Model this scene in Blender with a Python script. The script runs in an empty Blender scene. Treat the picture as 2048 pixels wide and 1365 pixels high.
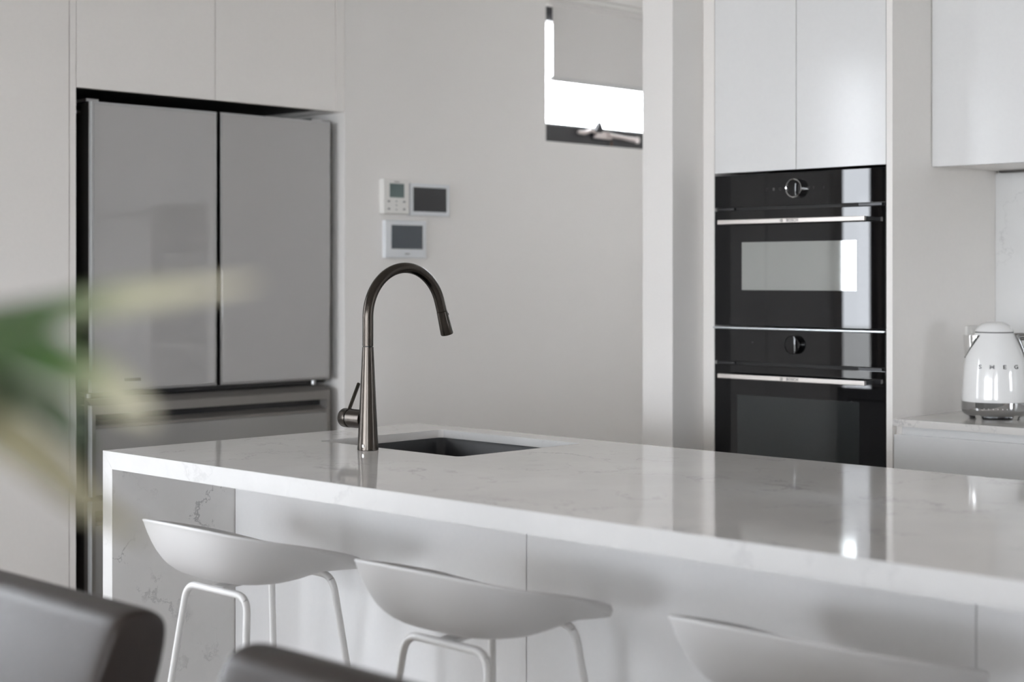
import bpy, bmesh, math, random
from mathutils import Vector, Matrix
random.seed(7)
PI = math.pi
scene = bpy.context.scene
COL = scene.collection

# ------------------------------------------------------------------ camera
cam_d = bpy.data.cameras.new('camera')
cam_d.sensor_width = 36.0
cam_d.lens = 36.0 * 3220.05 / 2048.0
cam_d.shift_y = (554.53 - 682.5) / 2048.0
cam_d.clip_start = 0.05
cam_d.dof.use_dof = True
cam_d.dof.focus_distance = 3.75
cam_d.dof.aperture_fstop = 2.8
cam = bpy.data.objects.new('camera', cam_d)
COL.objects.link(cam)
cam.location = (0, 0, 1.316)
cam.rotation_euler = (PI / 2, 0, math.radians(44.6915))
scene.camera = cam

# ------------------------------------------------------------------ world / light / exposure
world = bpy.data.worlds.new('overcast_sky')
scene.world = world
world.use_nodes = True
bg = world.node_tree.nodes['Background']
bg.inputs['Color'].default_value = (0.95, 0.96, 1.05, 1)
bg.inputs['Strength'].default_value = 16.5
vs = scene.view_settings
vs.view_transform = 'Standard'
vs.look = 'None'
vs.gamma = 1.0
vs.use_curve_mapping = False
vs.exposure = 0.31
scene.cycles.use_denoising = True
scene.cycles.max_bounces = 10
scene.cycles.diffuse_bounces = 6
scene.cycles.sample_clamp_indirect = 6.0


def portal(loc, rot, sx, sy):
    d = bpy.data.lights.new('daylight_portal', 'AREA')
    d.shape = 'RECTANGLE'
    d.size, d.size_y = sx, sy
    d.cycles.is_portal = True
    o = bpy.data.objects.new('daylight_portal', d)
    COL.objects.link(o)
    o.location = loc
    o.rotation_euler = rot


# window openings: behind the camera, right wall, left wall (tall), left wall (high, in view)
portal((-0.8, -9.56, 1.2), (PI / 2, 0, 0), 6.6, 2.4)
portal((0.54, 4.0, 1.21), (PI / 2, 0, PI / 2), 0.5, 0.4)
portal((4.66, -6.5, 1.2), (PI / 2, 0, PI / 2), 4.0, 2.4)
portal((-4.42, 0.79, 1.2), (PI / 2, 0, -PI / 2), 1.08, 2.4)
portal((-4.42, 5.33, 2.12), (PI / 2, 0, -PI / 2), 1.75, 0.58)


# ------------------------------------------------------------------ materials
def mat(name, color=(0.8, 0.8, 0.8), rough=0.5, metal=0.0, spec=0.5, coat=0.0, coat_r=0.03, ior=1.5, **kw):
    m = bpy.data.materials.new(name)
    m.use_nodes = True
    nt = m.node_tree
    b = nt.nodes['Principled BSDF']
    b.inputs['Base Color'].default_value = (*color, 1)
    b.inputs['Roughness'].default_value = rough
    b.inputs['Metallic'].default_value = metal
    b.inputs['Specular IOR Level'].default_value = spec
    b.inputs['Coat Weight'].default_value = coat
    b.inputs['Coat Roughness'].default_value = coat_r
    b.inputs['IOR'].default_value = ior
    return m


def grain(m, scale=60.0, amount=0.04, bump=0.0, stretch=(1, 1, 1), rough_amt=0.0, detail=4.0):
    """subtle procedural variation of colour, roughness and relief"""
    nt = m.node_tree
    b = nt.nodes['Principled BSDF']
    tc = nt.nodes.new('ShaderNodeTexCoord')
    mp = nt.nodes.new('ShaderNodeMapping')
    mp.inputs['Scale'].default_value = stretch
    nz = nt.nodes.new('ShaderNodeTexNoise')
    nz.inputs['Scale'].default_value = scale
    nz.inputs['Detail'].default_value = detail
    nt.links.new(tc.outputs['Object'], mp.inputs['Vector'])
    nt.links.new(mp.outputs['Vector'], nz.inputs['Vector'])
    if amount:
        c = b.inputs['Base Color'].default_value[:3]
        r = nt.nodes.new('ShaderNodeValToRGB')
        r.color_ramp.elements[0].color = (*[x * (1 - amount) for x in c], 1)
        r.color_ramp.elements[1].color = (*[min(1, x * (1 + amount)) for x in c], 1)
        r.color_ramp.elements[0].position = 0.3
        r.color_ramp.elements[1].position = 0.7
        nt.links.new(nz.outputs['Fac'], r.inputs['Fac'])
        nt.links.new(r.outputs['Color'], b.inputs['Base Color'])
    if rough_amt:
        r0 = b.inputs['Roughness'].default_value
        mr = nt.nodes.new('ShaderNodeMapRange')
        mr.inputs['To Min'].default_value = max(0, r0 - rough_amt)
        mr.inputs['To Max'].default_value = r0 + rough_amt
        nt.links.new(nz.outputs['Fac'], mr.inputs['Value'])
        nt.links.new(mr.outputs['Result'], b.inputs['Roughness'])
    if bump:
        bp = nt.nodes.new('ShaderNodeBump')
        bp.inputs['Strength'].default_value = bump
        bp.inputs['Distance'].default_value = 0.002
        nt.links.new(nz.outputs['Fac'], bp.inputs['Height'])
        nt.links.new(bp.outputs['Normal'], b.inputs['Normal'])
    return m


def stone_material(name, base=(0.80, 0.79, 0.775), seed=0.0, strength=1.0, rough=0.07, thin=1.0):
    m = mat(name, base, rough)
    nt = m.node_tree
    N, Lk = nt.nodes.new, nt.links.new
    b = nt.nodes['Principled BSDF']
    tc = N('ShaderNodeTexCoord')
    mp = N('ShaderNodeMapping')
    mp.inputs['Location'].default_value = (seed, seed * 0.7, seed * 1.3)
    Lk(tc.outputs['Object'], mp.inputs['Vector'])
    warp = N('ShaderNodeTexNoise')
    warp.inputs['Scale'].default_value = 9.0
    warp.inputs['Detail'].default_value = 6.0
    warp.inputs['Roughness'].default_value = 0.7
    Lk(mp.outputs['Vector'], warp.inputs['Vector'])
    wm = N('ShaderNodeVectorMath')
    wm.operation = 'MULTIPLY_ADD'
    wm.inputs[1].default_value = (0.22, 0.22, 0.22)
    Lk(warp.outputs['Color'], wm.inputs[0])
    Lk(mp.outputs['Vector'], wm.inputs[2])

    def vein(scale, width, off):
        nz = N('ShaderNodeTexNoise')
        nz.inputs['Scale'].default_value = scale
        nz.inputs['Detail'].default_value = 2.0
        ad = N('ShaderNodeVectorMath')
        ad.inputs[1].default_value = (off, off * 2, off * 3)
        Lk(wm.outputs['Vector'], ad.inputs[0])
        Lk(ad.outputs['Vector'], nz.inputs['Vector'])
        s = N('ShaderNodeMath'); s.operation = 'SUBTRACT'; s.inputs[1].default_value = 0.5
        Lk(nz.outputs['Fac'], s.inputs[0])
        a = N('ShaderNodeMath'); a.operation = 'ABSOLUTE'
        Lk(s.outputs[0], a.inputs[0])
        r = N('ShaderNodeMapRange')
        r.interpolation_type = 'SMOOTHSTEP'
        r.inputs['From Min'].default_value = 0.0
        r.inputs['From Max'].default_value = width
        r.inputs['To Min'].default_value = 1.0
        r.inputs['To Max'].default_value = 0.0
        Lk(a.outputs[0], r.inputs['Value'])
        # broken-up mask so that a vein comes and goes
        k = N('ShaderNodeTexNoise')
        k.inputs['Scale'].default_value = 5.5
        k.inputs['Detail'].default_value = 3.0
        ad2 = N('ShaderNodeVectorMath')
        ad2.inputs[1].default_value = (off * 5 + 3, 1.7, off)
        Lk(mp.outputs['Vector'], ad2.inputs[0])
        Lk(ad2.outputs['Vector'], k.inputs['Vector'])
        kr = N('ShaderNodeMapRange')
        kr.inputs['From Min'].default_value = 0.46
        kr.inputs['From Max'].default_value = 0.62
        Lk(k.outputs['Fac'], kr.inputs['Value'])
        mu = N('ShaderNodeMath'); mu.operation = 'MULTIPLY'
        Lk(r.outputs['Result'], mu.inputs[0]); Lk(kr.outputs['Result'], mu.inputs[1])
        return mu.outputs[0]
    v1 = vein(2.4, 0.009 * thin, 0.3)
    v2 = vein(4.2, 0.011 * thin, 4.1)
    mx = N('ShaderNodeMath'); mx.operation = 'MAXIMUM'
    Lk(v1, mx.inputs[0]); Lk(v2, mx.inputs[1])
    # soft clouding
    cl = N('ShaderNodeTexNoise')
    cl.inputs['Scale'].default_value = 3.0
    cl.inputs['Detail'].default_value = 5.0
    Lk(wm.outputs['Vector'], cl.inputs['Vector'])
    cr = N('ShaderNodeValToRGB')
    cr.color_ramp.elements[0].position = 0.30
    cr.color_ramp.elements[1].position = 0.62
    cr.color_ramp.elements[0].color = (*[x * 0.90 for x in base], 1)
    cr.color_ramp.elements[1].color = (*base, 1)
    Lk(cl.outputs['Fac'], cr.inputs['Fac'])
    st = N('ShaderNodeMath'); st.operation = 'MULTIPLY'; st.inputs[1].default_value = 0.62 * strength
    Lk(mx.outputs[0], st.inputs[0])
    mix = N('ShaderNodeMix'); mix.data_type = 'RGBA'
    mix.inputs['B'].default_value = (0.20, 0.20, 0.21, 1)
    Lk(st.outputs[0], mix.inputs['Factor'])
    Lk(cr.outputs['Color'], mix.inputs['A'])
    Lk(mix.outputs['Result'], b.inputs['Base Color'])
    return m


M = {}
M['paint'] = grain(mat('wall_paint', (0.84, 0.818, 0.792), 0.6), 220, 0.01, 0.05)
M['ceiling'] = grain(mat('ceiling_paint', (0.87, 0.865, 0.86), 0.7), 200, 0.01, 0.05)
M['cab'] = grain(mat('cabinet_satin', (0.87, 0.842, 0.81), 0.33), 90, 0.008)
M['cabgloss'] = grain(mat('cabinet_semi_gloss', (0.77, 0.77, 0.765), 0.16), 90, 0.008)
M['island'] = grain(mat('island_panel_satin', (0.80, 0.80, 0.80), 0.28), 90, 0.008)
M['carcass'] = mat('carcass_dark', (0.10, 0.095, 0.09), 0.6)
M['stone'] = stone_material('veined_stone', (0.765, 0.755, 0.74), 0.0)
M['stone_top'] = stone_material('veined_stone_polished_top', (0.765, 0.742, 0.715), 0.0, 0.6)
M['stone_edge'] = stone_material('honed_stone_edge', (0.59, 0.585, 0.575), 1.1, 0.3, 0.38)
M['stone2'] = stone_material('veined_stone_backsplash', (0.73, 0.73, 0.72), 3.3, 0.4, 0.15)
M['fridge_glass'] = grain(mat('grey_glass', (0.42, 0.41, 0.40), 0.04, ior=1.75), 3, 0.01)
M['drawer_glass'] = grain(mat('grey_glass_dim_reflection', (0.29, 0.28, 0.27), 0.04, ior=1.6), 3, 0.01)  # same glass as the doors; darker reflections put into the colour
M['fridge_frame'] = grain(mat('silver_trim', (0.42, 0.42, 0.42), 0.3, metal=1.0), 40, 0.03)
M['fridge_edge'] = grain(mat('lit_edge_trim', (0.88, 0.90, 0.92), 0.3, metal=0.0), 40, 0.02)  # window light on the door frame edge put into a brighter colour
M['fridge_body'] = mat('fridge_dark_body', (0.03, 0.028, 0.026), 0.4)
M['fridge_drawer'] = grain(mat('grey_drawer_trim', (0.24, 0.225, 0.21), 0.3, metal=0.3), 40, 0.02)
M['badge'] = mat('badge_grey', (0.12, 0.12, 0.12), 0.3, metal=0.4)
M['black_glass'] = grain(mat('black_glass', (0.004, 0.004, 0.0045), 0.012, spec=0.42), 5, 0.1)
M['oven_window'] = grain(mat('mirror_oven_glass', (0.36, 0.37, 0.36), 0.03, metal=0.75), 5, 0.02)
M['oven_window2'] = grain(mat('smoked_oven_glass', (0.045, 0.05, 0.05), 0.03, metal=0.5), 5, 0.05)
M['steel'] = grain(mat('brushed_steel', (0.62, 0.585, 0.555), 0.34, metal=1.0), 400, 0.03, stretch=(0.02, 1, 1))
M['steel_dark'] = mat('dark_steel', (0.06, 0.06, 0.062), 0.25, metal=0.8)
M['chrome'] = mat('chrome', (0.80, 0.80, 0.79), 0.06, metal=1.0)
M['chrome_base'] = mat('chrome_dark_reflection', (0.42, 0.42, 0.42), 0.07, metal=1.0)  # dark reflections on the kettle base put into the chrome colour
M['letter'] = mat('letter_metal', (0.16, 0.16, 0.16), 0.25, metal=1.0)
M['chrome_dark'] = mat('dark_chrome', (0.35, 0.35, 0.35), 0.16, metal=1.0)
M['strip'] = mat('pale_aluminium', (0.75, 0.79, 0.81), 0.25, metal=0.6)
M['gunmetal'] = grain(mat('brushed_gunmetal', (0.065, 0.057, 0.050), 0.22, metal=1.0), 500, 0.12, stretch=(1, 1, 0.03), rough_amt=0.06)
M['gap'] = mat('black_gap', (0.008, 0.008, 0.008), 0.5)
M['sink'] = grain(mat('black_composite', (0.014, 0.015, 0.017), 0.42), 500, 0.3, 0.1)
M['stool'] = grain(mat('white_polypropylene', (0.66, 0.655, 0.65), 0.42), 900, 0.01, 0.03)
M['powder'] = grain(mat('white_powder_coat', (0.76, 0.755, 0.745), 0.38), 900, 0.01, 0.04)
M['leather'] = grain(mat('dark_leather', (0.024, 0.017, 0.014), 0.40, spec=0.45), 260, 0.15, 0.25)
M['wood'] = grain(mat('dark_walnut', (0.10, 0.055, 0.03), 0.45), 12, 0.35, 0.05, (1, 8, 8))
M['kettle'] = grain(mat('white_enamel', (0.82, 0.82, 0.81), 0.10, coat=0.6), 60, 0.005)
M['kettle_dark'] = mat('dark_rubber', (0.02, 0.02, 0.02), 0.5)
M['plastic'] = grain(mat('white_plastic', (0.80, 0.79, 0.76), 0.4), 300, 0.01)
M['plastic2'] = grain(mat('cool_white_plastic', (0.74, 0.76, 0.78), 0.3), 300, 0.01)
M['lcd'] = grain(mat('green_grey_lcd', (0.10, 0.145, 0.14), 0.15), 80, 0.03)
M['screen'] = mat('black_screen', (0.006, 0.006, 0.008), 0.04)
M['screen2'] = mat('blue_black_screen', (0.03, 0.045, 0.06), 0.03, coat=0.5)
M['print'] = mat('grey_print', (0.22, 0.22, 0.22), 0.5)
M['icon'] = mat('grey_icon_print', (0.06, 0.06, 0.06), 0.5)
M['engrave'] = mat('dark_lettering', (0.10, 0.095, 0.09), 0.5)
M['frame_dark'] = grain(mat('dark_aluminium', (0.035, 0.034, 0.038), 0.35), 200, 0.05)
M['blind'] = grain(mat('grey_blind_fabric', (0.74, 0.72, 0.70), 0.85), 900, 0.03, 0.15)
M['blind_rail'] = mat('blind_rail', (0.66, 0.655, 0.645), 0.4)
M['pinkmetal'] = grain(mat('satin_handle_metal', (0.72, 0.66, 0.64), 0.28, metal=0.8), 100, 0.02)
M['curtain'] = grain(mat('brown_curtain', (0.10, 0.075, 0.055), 0.9), 300, 0.15, 0.2)
M['pot'] = grain(mat('white_ceramic', (0.78, 0.77, 0.75), 0.3), 60, 0.02)
M['soil'] = grain(mat('soil', (0.04, 0.028, 0.02), 0.95), 120, 0.4, 0.5)
M['stem'] = grain(mat('green_stem', (0.10, 0.16, 0.05), 0.5), 80, 0.15)
M['ground'] = grain(mat('outdoor_paving', (0.38, 0.37, 0.35), 0.8), 3, 0.12)

# floor: procedural oak boards
fm = mat('oak_floor', (0.42, 0.30, 0.19), 0.35)
nt = fm.node_tree
tc = nt.nodes.new('ShaderNodeTexCoord')
bk = nt.nodes.new('ShaderNodeTexBrick')
bk.inputs['Color1'].default_value = (0.22, 0.18, 0.145, 1)
bk.inputs['Color2'].default_value = (0.185, 0.15, 0.12, 1)
bk.inputs['Mortar'].default_value = (0.08, 0.06, 0.045, 1)
bk.inputs['Scale'].default_value = 1.0
bk.inputs['Brick Width'].default_value = 1.9
bk.inputs['Row Height'].default_value = 0.19
bk.inputs['Mortar Size'].default_value = 0.002
nt.links.new(tc.outputs['Object'], bk.inputs['Vector'])
nt.links.new(bk.outputs['Color'], nt.nodes['Principled BSDF'].inputs['Base Color'])
M['floor'] = fm

# clear glass
gm = bpy.data.materials.new('clear_glass')
gm.use_nodes = True
nt = gm.node_tree
nt.nodes.clear()
out = nt.nodes.new('ShaderNodeOutputMaterial')
tr = nt.nodes.new('ShaderNodeBsdfTransparent')
tr.inputs['Color'].default_value = (0.96, 0.98, 0.97, 1)
gl = nt.nodes.new('ShaderNodeBsdfGlossy')
gl.inputs['Roughness'].default_value = 0.0
fr = nt.nodes.new('ShaderNodeFresnel')
fr.inputs['IOR'].default_value = 1.45
mxs = nt.nodes.new('ShaderNodeMixShader')
geo = nt.nodes.new('ShaderNodeNewGeometry')
inv = nt.nodes.new('ShaderNodeMath'); inv.operation = 'SUBTRACT'; inv.inputs[0].default_value = 1.0
nt.links.new(geo.outputs['Backfacing'], inv.inputs[1])
mul = nt.nodes.new('ShaderNodeMath'); mul.operation = 'MULTIPLY'
nt.links.new(fr.outputs[0], mul.inputs[0])
nt.links.new(inv.outputs[0], mul.inputs[1])
nt.links.new(mul.outputs[0], mxs.inputs[0])
nt.links.new(tr.outputs[0], mxs.inputs[1])
nt.links.new(gl.outputs[0], mxs.inputs[2])
nt.links.new(mxs.outputs[0], out.inputs['Surface'])
M['glass'] = gm

# variegated leaf: green midrib zone, cream towards margin and tip (uv: u across, v along)
lm = mat('variegated_leaf', (0.1, 0.2, 0.05), 0.4)
nt = lm.node_tree
N, Lk = nt.nodes.new, nt.links.new
b = nt.nodes['Principled BSDF']
uv = N('ShaderNodeUVMap')
sp = N('ShaderNodeSeparateXYZ')
Lk(uv.outputs['UV'], sp.inputs[0])
r = N('ShaderNodeValToRGB')
e = r.color_ramp.elements
e[0].position = 0.0; e[0].color = (0.035, 0.085, 0.02, 1)
e[1].position = 1.0; e[1].color = (0.62, 0.58, 0.45, 1)
x = e.new(0.50); x.color = (0.06, 0.13, 0.035, 1)
x = e.new(0.66); x.color = (0.45, 0.45, 0.31, 1)
nz = N('ShaderNodeTexNoise'); nz.inputs['Scale'].default_value = 14.0
Lk(uv.outputs['UV'], nz.inputs['Vector'])
ma = N('ShaderNodeMath'); ma.operation = 'MULTIPLY_ADD'
ma.inputs[1].default_value = 0.25
Lk(nz.outputs['Fac'], ma.inputs[0])
mb = N('ShaderNodeMath'); mb.operation = 'SUBTRACT'; mb.inputs[1].default_value = 0.12
Lk(sp.outputs['Y'], mb.inputs[0])
Lk(mb.outputs[0], ma.inputs[2])
Lk(ma.outputs[0], r.inputs['Fac'])
Lk(r.outputs['Color'], b.inputs['Base Color'])
M['leaf'] = lm
M['leaf_green'] = grain(mat('green_leaf', (0.095, 0.135, 0.07), 0.4), 30, 0.25)
M['leaf_olive'] = grain(mat('olive_leaf', (0.22, 0.20, 0.12), 0.45), 30, 0.25)


# ------------------------------------------------------------------ helpers
def origin(o):
    v = Vector((0, 0, 0))
    while o is not None:
        v = v + o.location
        o = o.parent
    return v


def obj(name, bm, m, parent=None, smooth=False, local=False):
    """link a bmesh (world coordinates unless local) as ONE mesh object under parent"""
    if parent is not None and not local:
        bmesh.ops.translate(bm, verts=bm.verts, vec=-origin(parent))
    bmesh.ops.recalc_face_normals(bm, faces=bm.faces)
    me = bpy.data.meshes.new(name)
    bm.to_mesh(me)
    bm.free()
    if m is not None:
        me.materials.append(M[m] if isinstance(m, str) else m)
    if smooth:
        for p in me.polygons:
            p.use_smooth = True
    o = bpy.data.objects.new(name, me)
    COL.objects.link(o)
    if parent is not None:
        o.parent = parent
    return o


def smooth_by_angle(o, ang=35):
    me = o.data
    for p in me.polygons:
        p.use_smooth = True
    b = bmesh.new(); b.from_mesh(me)
    for e in b.edges:
        if len(e.link_faces) == 2 and e.calc_face_angle() > math.radians(ang):
            e.smooth = False
    b.to_mesh(me); b.free()
    return o


def thing(name, label, cat, loc=(0, 0, 0), rotz=0.0, group=None):
    o = bpy.data.objects.new(name, None)
    o.empty_display_size = 0.1
    COL.objects.link(o)
    o.location = loc
    o.rotation_euler = (0, 0, rotz)
    o['label'] = label
    o['category'] = cat
    if group:
        o['group'] = group
    return o


def tag(o, label, cat, group=None):
    o['label'] = label
    o['category'] = cat
    if group:
        o['group'] = group
    return o


def struct(o, label=None):
    o['kind'] = 'structure'
    if label:
        o['label'] = label
    return o


def add_box(bm, x0, x1, y0, y1, z0, z1):
    vs_ = [bm.verts.new(p) for p in ((x0, y0, z0), (x1, y0, z0), (x1, y1, z0), (x0, y1, z0),
                                    (x0, y0, z1), (x1, y0, z1), (x1, y1, z1), (x0, y1, z1))]
    fs = []
    for q in ((0, 3, 2, 1), (4, 5, 6, 7), (0, 1, 5, 4), (1, 2, 6, 5), (2, 3, 7, 6), (3, 0, 4, 7)):
        fs.append(bm.faces.new([vs_[i] for i in q]))
    return vs_


def boxes(*bs, bevel=0.0, seg=2):
    bm = bmesh.new()
    for b_ in bs:
        add_box(bm, *b_)
    if bevel:
        bmesh.ops.bevel(bm, geom=list(bm.edges), offset=bevel, segments=seg, affect='EDGES', profile=0.7)
    return bm


def box(name, x0, x1, y0, y1, z0, z1, m, parent=None, bevel=0.0, local=False, seg=2):
    return obj(name, boxes((x0, x1, y0, y1, z0, z1), bevel=bevel, seg=seg), m, parent, local=local)


def frame_of(t):
    t = t.normalized()
    up = Vector((0, 0, 1)) if abs(t.z) < 0.95 else Vector((1, 0, 0))
    a = t.cross(up).normalized()
    return a, a.cross(t).normalized()


def add_tube(bm, pts, radii, seg=16, cap=True):
    """tube through points with parallel-transported frames"""
    pts = [Vector(p) for p in pts]
    n = len(pts)
    if not hasattr(radii, '__len__'):
        radii = [radii] * n
    tang = []
    for i in range(n):
        if i == 0:
            t = pts[1] - pts[0]
        elif i == n - 1:
            t = pts[-1] - pts[-2]
        else:
            t = (pts[i] - pts[i - 1]).normalized() + (pts[i + 1] - pts[i]).normalized()
        tang.append(t.normalized())
    a, _ = frame_of(tang[0])
    rings = []
    for i in range(n):
        a = (a - tang[i] * a.dot(tang[i])).normalized()
        b_ = tang[i].cross(a).normalized()
        rings.append([bm.verts.new(pts[i] + (a * math.cos(2 * PI * k / seg) + b_ * math.sin(2 * PI * k / seg)) * radii[i])
                      for k in range(seg)])
    for i in range(n - 1):
        for k in range(seg):
            bm.faces.new((rings[i][k], rings[i][(k + 1) % seg], rings[i + 1][(k + 1) % seg], rings[i + 1][k]))
    if cap:
        bm.faces.new(rings[0][::-1])
        bm.faces.new(rings[-1])
    return bm


def tube(name, pts, radii, m, parent=None, seg=16, local=False, ang=40):
    bm = bmesh.new()
    add_tube(bm, pts, radii, seg)
    return smooth_by_angle(obj(name, bm, m, parent, local=local), ang)


def add_lathe(bm, prof, seg=48, center=(0, 0, 0), cap=True):
    rings = []
    for r_, z in prof:
        if r_ < 1e-6:
            rings.append([bm.verts.new((center[0], center[1], center[2] + z))])
        else:
            rings.append([bm.verts.new((center[0] + r_ * math.cos(2 * PI * k / seg), center[1] + r_ * math.sin(2 * PI * k / seg), center[2] + z))
                          for k in range(seg)])
    for i in range(len(rings) - 1):
        A, B = rings[i], rings[i + 1]
        for k in range(seg):
            k2 = (k + 1) % seg
            if len(A) == 1:
                bm.faces.new((A[0], B[k2], B[k]))
            elif len(B) == 1:
                bm.faces.new((A[k], A[k2], B[0]))
            else:
                bm.faces.new((A[k], A[k2], B[k2], B[k]))
    if cap:
        if len(rings[0]) > 1:
            bm.faces.new(rings[0][::-1])
        if len(rings[-1]) > 1:
            bm.faces.new(rings[-1])
    return bm


def lathe(name, prof, m, parent=None, seg=48, center=(0, 0, 0), local=True, ang=40, cap=True):
    bm = bmesh.new()
    add_lathe(bm, prof, seg, center, cap)
    return smooth_by_angle(obj(name, bm, m, parent, local=local), ang)


def add_prism(bm, poly, axis, a0, a1):
    """extrude a 2-D polygon along axis ('x','y','z')"""
    def P(u, v, w):
        return {'x': (w, u, v), 'y': (u, w, v), 'z': (u, v, w)}[axis]
    A = [bm.verts.new(P(u, v, a0)) for u, v in poly]
    B = [bm.verts.new(P(u, v, a1)) for u, v in poly]
    n = len(poly)
    bm.faces.new(A[::-1]); bm.faces.new(B)
    for i in range(n):
        bm.faces.new((A[i], A[(i + 1) % n], B[(i + 1) % n], B[i]))
    return bm


def prism(name, poly, axis, a0, a1, m, parent=None, bevel=0.0, local=False):
    bm = bmesh.new()
    add_prism(bm, poly, axis, a0, a1)
    if bevel:
        bmesh.ops.recalc_face_normals(bm, faces=bm.faces)
        bmesh.ops.bevel(bm, geom=list(bm.edges), offset=bevel, segments=2, affect='EDGES', profile=0.7)
    return obj(name, bm, m, parent, local=local)


def rrect(x0, x1, y0, y1, r, n=6):
    pts = []
    for cx, cy, a0 in ((x1 - r, y1 - r, 0), (x0 + r, y1 - r, 90), (x0 + r, y0 + r, 180), (x1 - r, y0 + r, 270)):
        for k in range(n + 1):
            a = math.radians(a0 + 90 * k / n)
            pts.append((cx + r * math.cos(a), cy + r * math.sin(a)))
    return pts


def text(name, body, size, m, parent, loc, rot, extrude=0.0004, local=True, stretch=1.0, spacing=1.0, bold=0.0):
    c = bpy.data.curves.new(name, 'FONT')
    c.body = body
    c.size = size
    c.align_x = 'CENTER'
    c.align_y = 'CENTER'
    c.extrude = extrude
    c.offset = bold
    c.space_character = spacing
    c.materials.append(M[m])
    tmp = bpy.data.objects.new(name, c)
    COL.objects.link(tmp)
    dg = bpy.context.evaluated_depsgraph_get()
    dg.update()
    me = bpy.data.meshes.new_from_object(tmp.evaluated_get(dg))
    bpy.data.objects.remove(tmp)
    me.materials.clear()
    me.materials.append(M[m])
    o = bpy.data.objects.new(name, me)
    COL.objects.link(o)
    o.parent = parent
    o.location = Vector(loc) - (Vector((0, 0, 0)) if local else origin(parent))
    o.rotation_euler = rot
    o.scale = (stretch, 1, 1)
    return o


# ------------------------------------------------------------------ the room
XW = -4.2356          # face of the left wall / fridge joinery
YO = 3.9172           # face of the oven tower
YB = 4.519            # face of the splashback wall
CZ = 2.60             # ceiling
XR, YR = 4.6, -9.5    # right wall, wall behind the camera

struct(obj('floor', boxes((-5.06, 4.76, -9.65, 1.87, -0.06, 0.0), (-5.06, 0.53, 1.87, 6.55, -0.06, 0.0)), 'floor'), 'dark oak board floor')
struct(obj('ceiling', boxes((-5.06, 4.76, -9.65, 1.87, CZ, CZ + 0.08), (-5.06, 0.53, 1.87, 6.55, CZ, CZ + 0.08)), 'ceiling'), 'white painted ceiling')
# wall_left: fridge recess and two windows
W1 = (4.466, 6.20, 1.837, 2.412)       # high window y0,y1,z0,z1
W2 = (0.25, 1.33, 0.02, 2.38)          # tall window
bm = bmesh.new()
xa, xb = -4.40, XW
add_box(bm, xa, xb, 3.4764, W1[0], 0, CZ)
add_box(bm, xa, xb, W1[1], 6.5, 0, CZ)
add_box(bm, xa, xb, W1[0], W1[1], 0, W1[2])
add_box(bm, xa, xb, W1[0], W1[1], W1[3], CZ)
add_box(bm, -4.95, xa, 3.4764, 3.60, 0, CZ)
add_box(bm, -5.05, -4.95, 1.335, 3.60, 0, CZ)
add_box(bm, -4.95, xa, 1.335, 1.42, 0, CZ)
add_box(bm, xa, xb, 1.335, 1.42, 0, CZ)
add_box(bm, xa, xb, W2[1], 1.335, 0, CZ)
add_box(bm, xa, xb, W2[0], W2[1], 0, W2[2])
add_box(bm, xa, xb, W2[0], W2[1], W2[3], CZ)
add_box(bm, xa, xb, -9.6, W2[0], 0, CZ)
struct(obj('wall_left', bm, 'paint'), 'warm white painted wall with fridge recess and high window')
struct(box('wall_stub', -3.1714, -3.0542, 3.7718, 6.4, 0, CZ, 'paint', bevel=0.003), 'thin white wall end beside the oven tower')
struct(box('wall_corridor', -4.40, -3.0542, 6.4, 6.5, 0, CZ, 'paint'), 'wall at the end of the passage')
struct(box('wall_back', -3.0542, 0.525, YB, YB + 0.1, 0, CZ, 'paint'), 'wall behind the kitchen bench')
# right wall with a wide window
bm = bmesh.new()
R2 = (-8.5, -4.5, 0.02, 2.38)
add_box(bm, XR, XR + 0.12, -9.6, R2[0], 0, CZ)
add_box(bm, XR, XR + 0.12, R2[1], 1.87, 0, CZ)
add_box(bm, 0.525, XR, 1.75, 1.87, 0, CZ)
add_box(bm, XR, XR + 0.12, R2[0], R2[1], 0, R2[2])
add_box(bm, XR, XR + 0.12, R2[0], R2[1], R2[3], CZ)
struct(obj('wall_right', bm, 'paint'), 'right wall with glass doors')
bm = bmesh.new()  # end wall added out of view to block light from the right
E1 = (3.75, 4.25, 1.02, 1.40)
add_box(bm, 0.405, 0.525, 1.75, YB, 0, E1[2])
add_box(bm, 0.405, 0.525, 1.75, YB, E1[3], CZ)
add_box(bm, 0.405, 0.525, 1.75, E1[0], E1[2], E1[3])
add_box(bm, 0.405, 0.525, E1[1], YB, E1[2], E1[3])
struct(obj('wall_light_blocker', bm, 'paint'), 'unseen added wall with a small window, keeping light from the right off the kitchen run')
bm = bmesh.new()
F1 = (-4.1, 2.5, 0.02, 2.40)
add_box(bm, -4.40, F1[0], YR - 0.12, YR, 0, CZ)
add_box(bm, F1[1], XR + 0.12, YR - 0.12, YR, 0, CZ)
add_box(bm, F1[0], F1[1], YR - 0.12, YR, 0, F1[2])
add_box(bm, F1[0], F1[1], YR - 0.12, YR, F1[3], CZ)
struct(obj('wall_front', bm, 'paint'), 'wall with wide glass doors')
struct(box('ground', -30, 30, -30, 30, -0.25, -0.07, 'ground'), 'paved ground outside')


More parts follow.
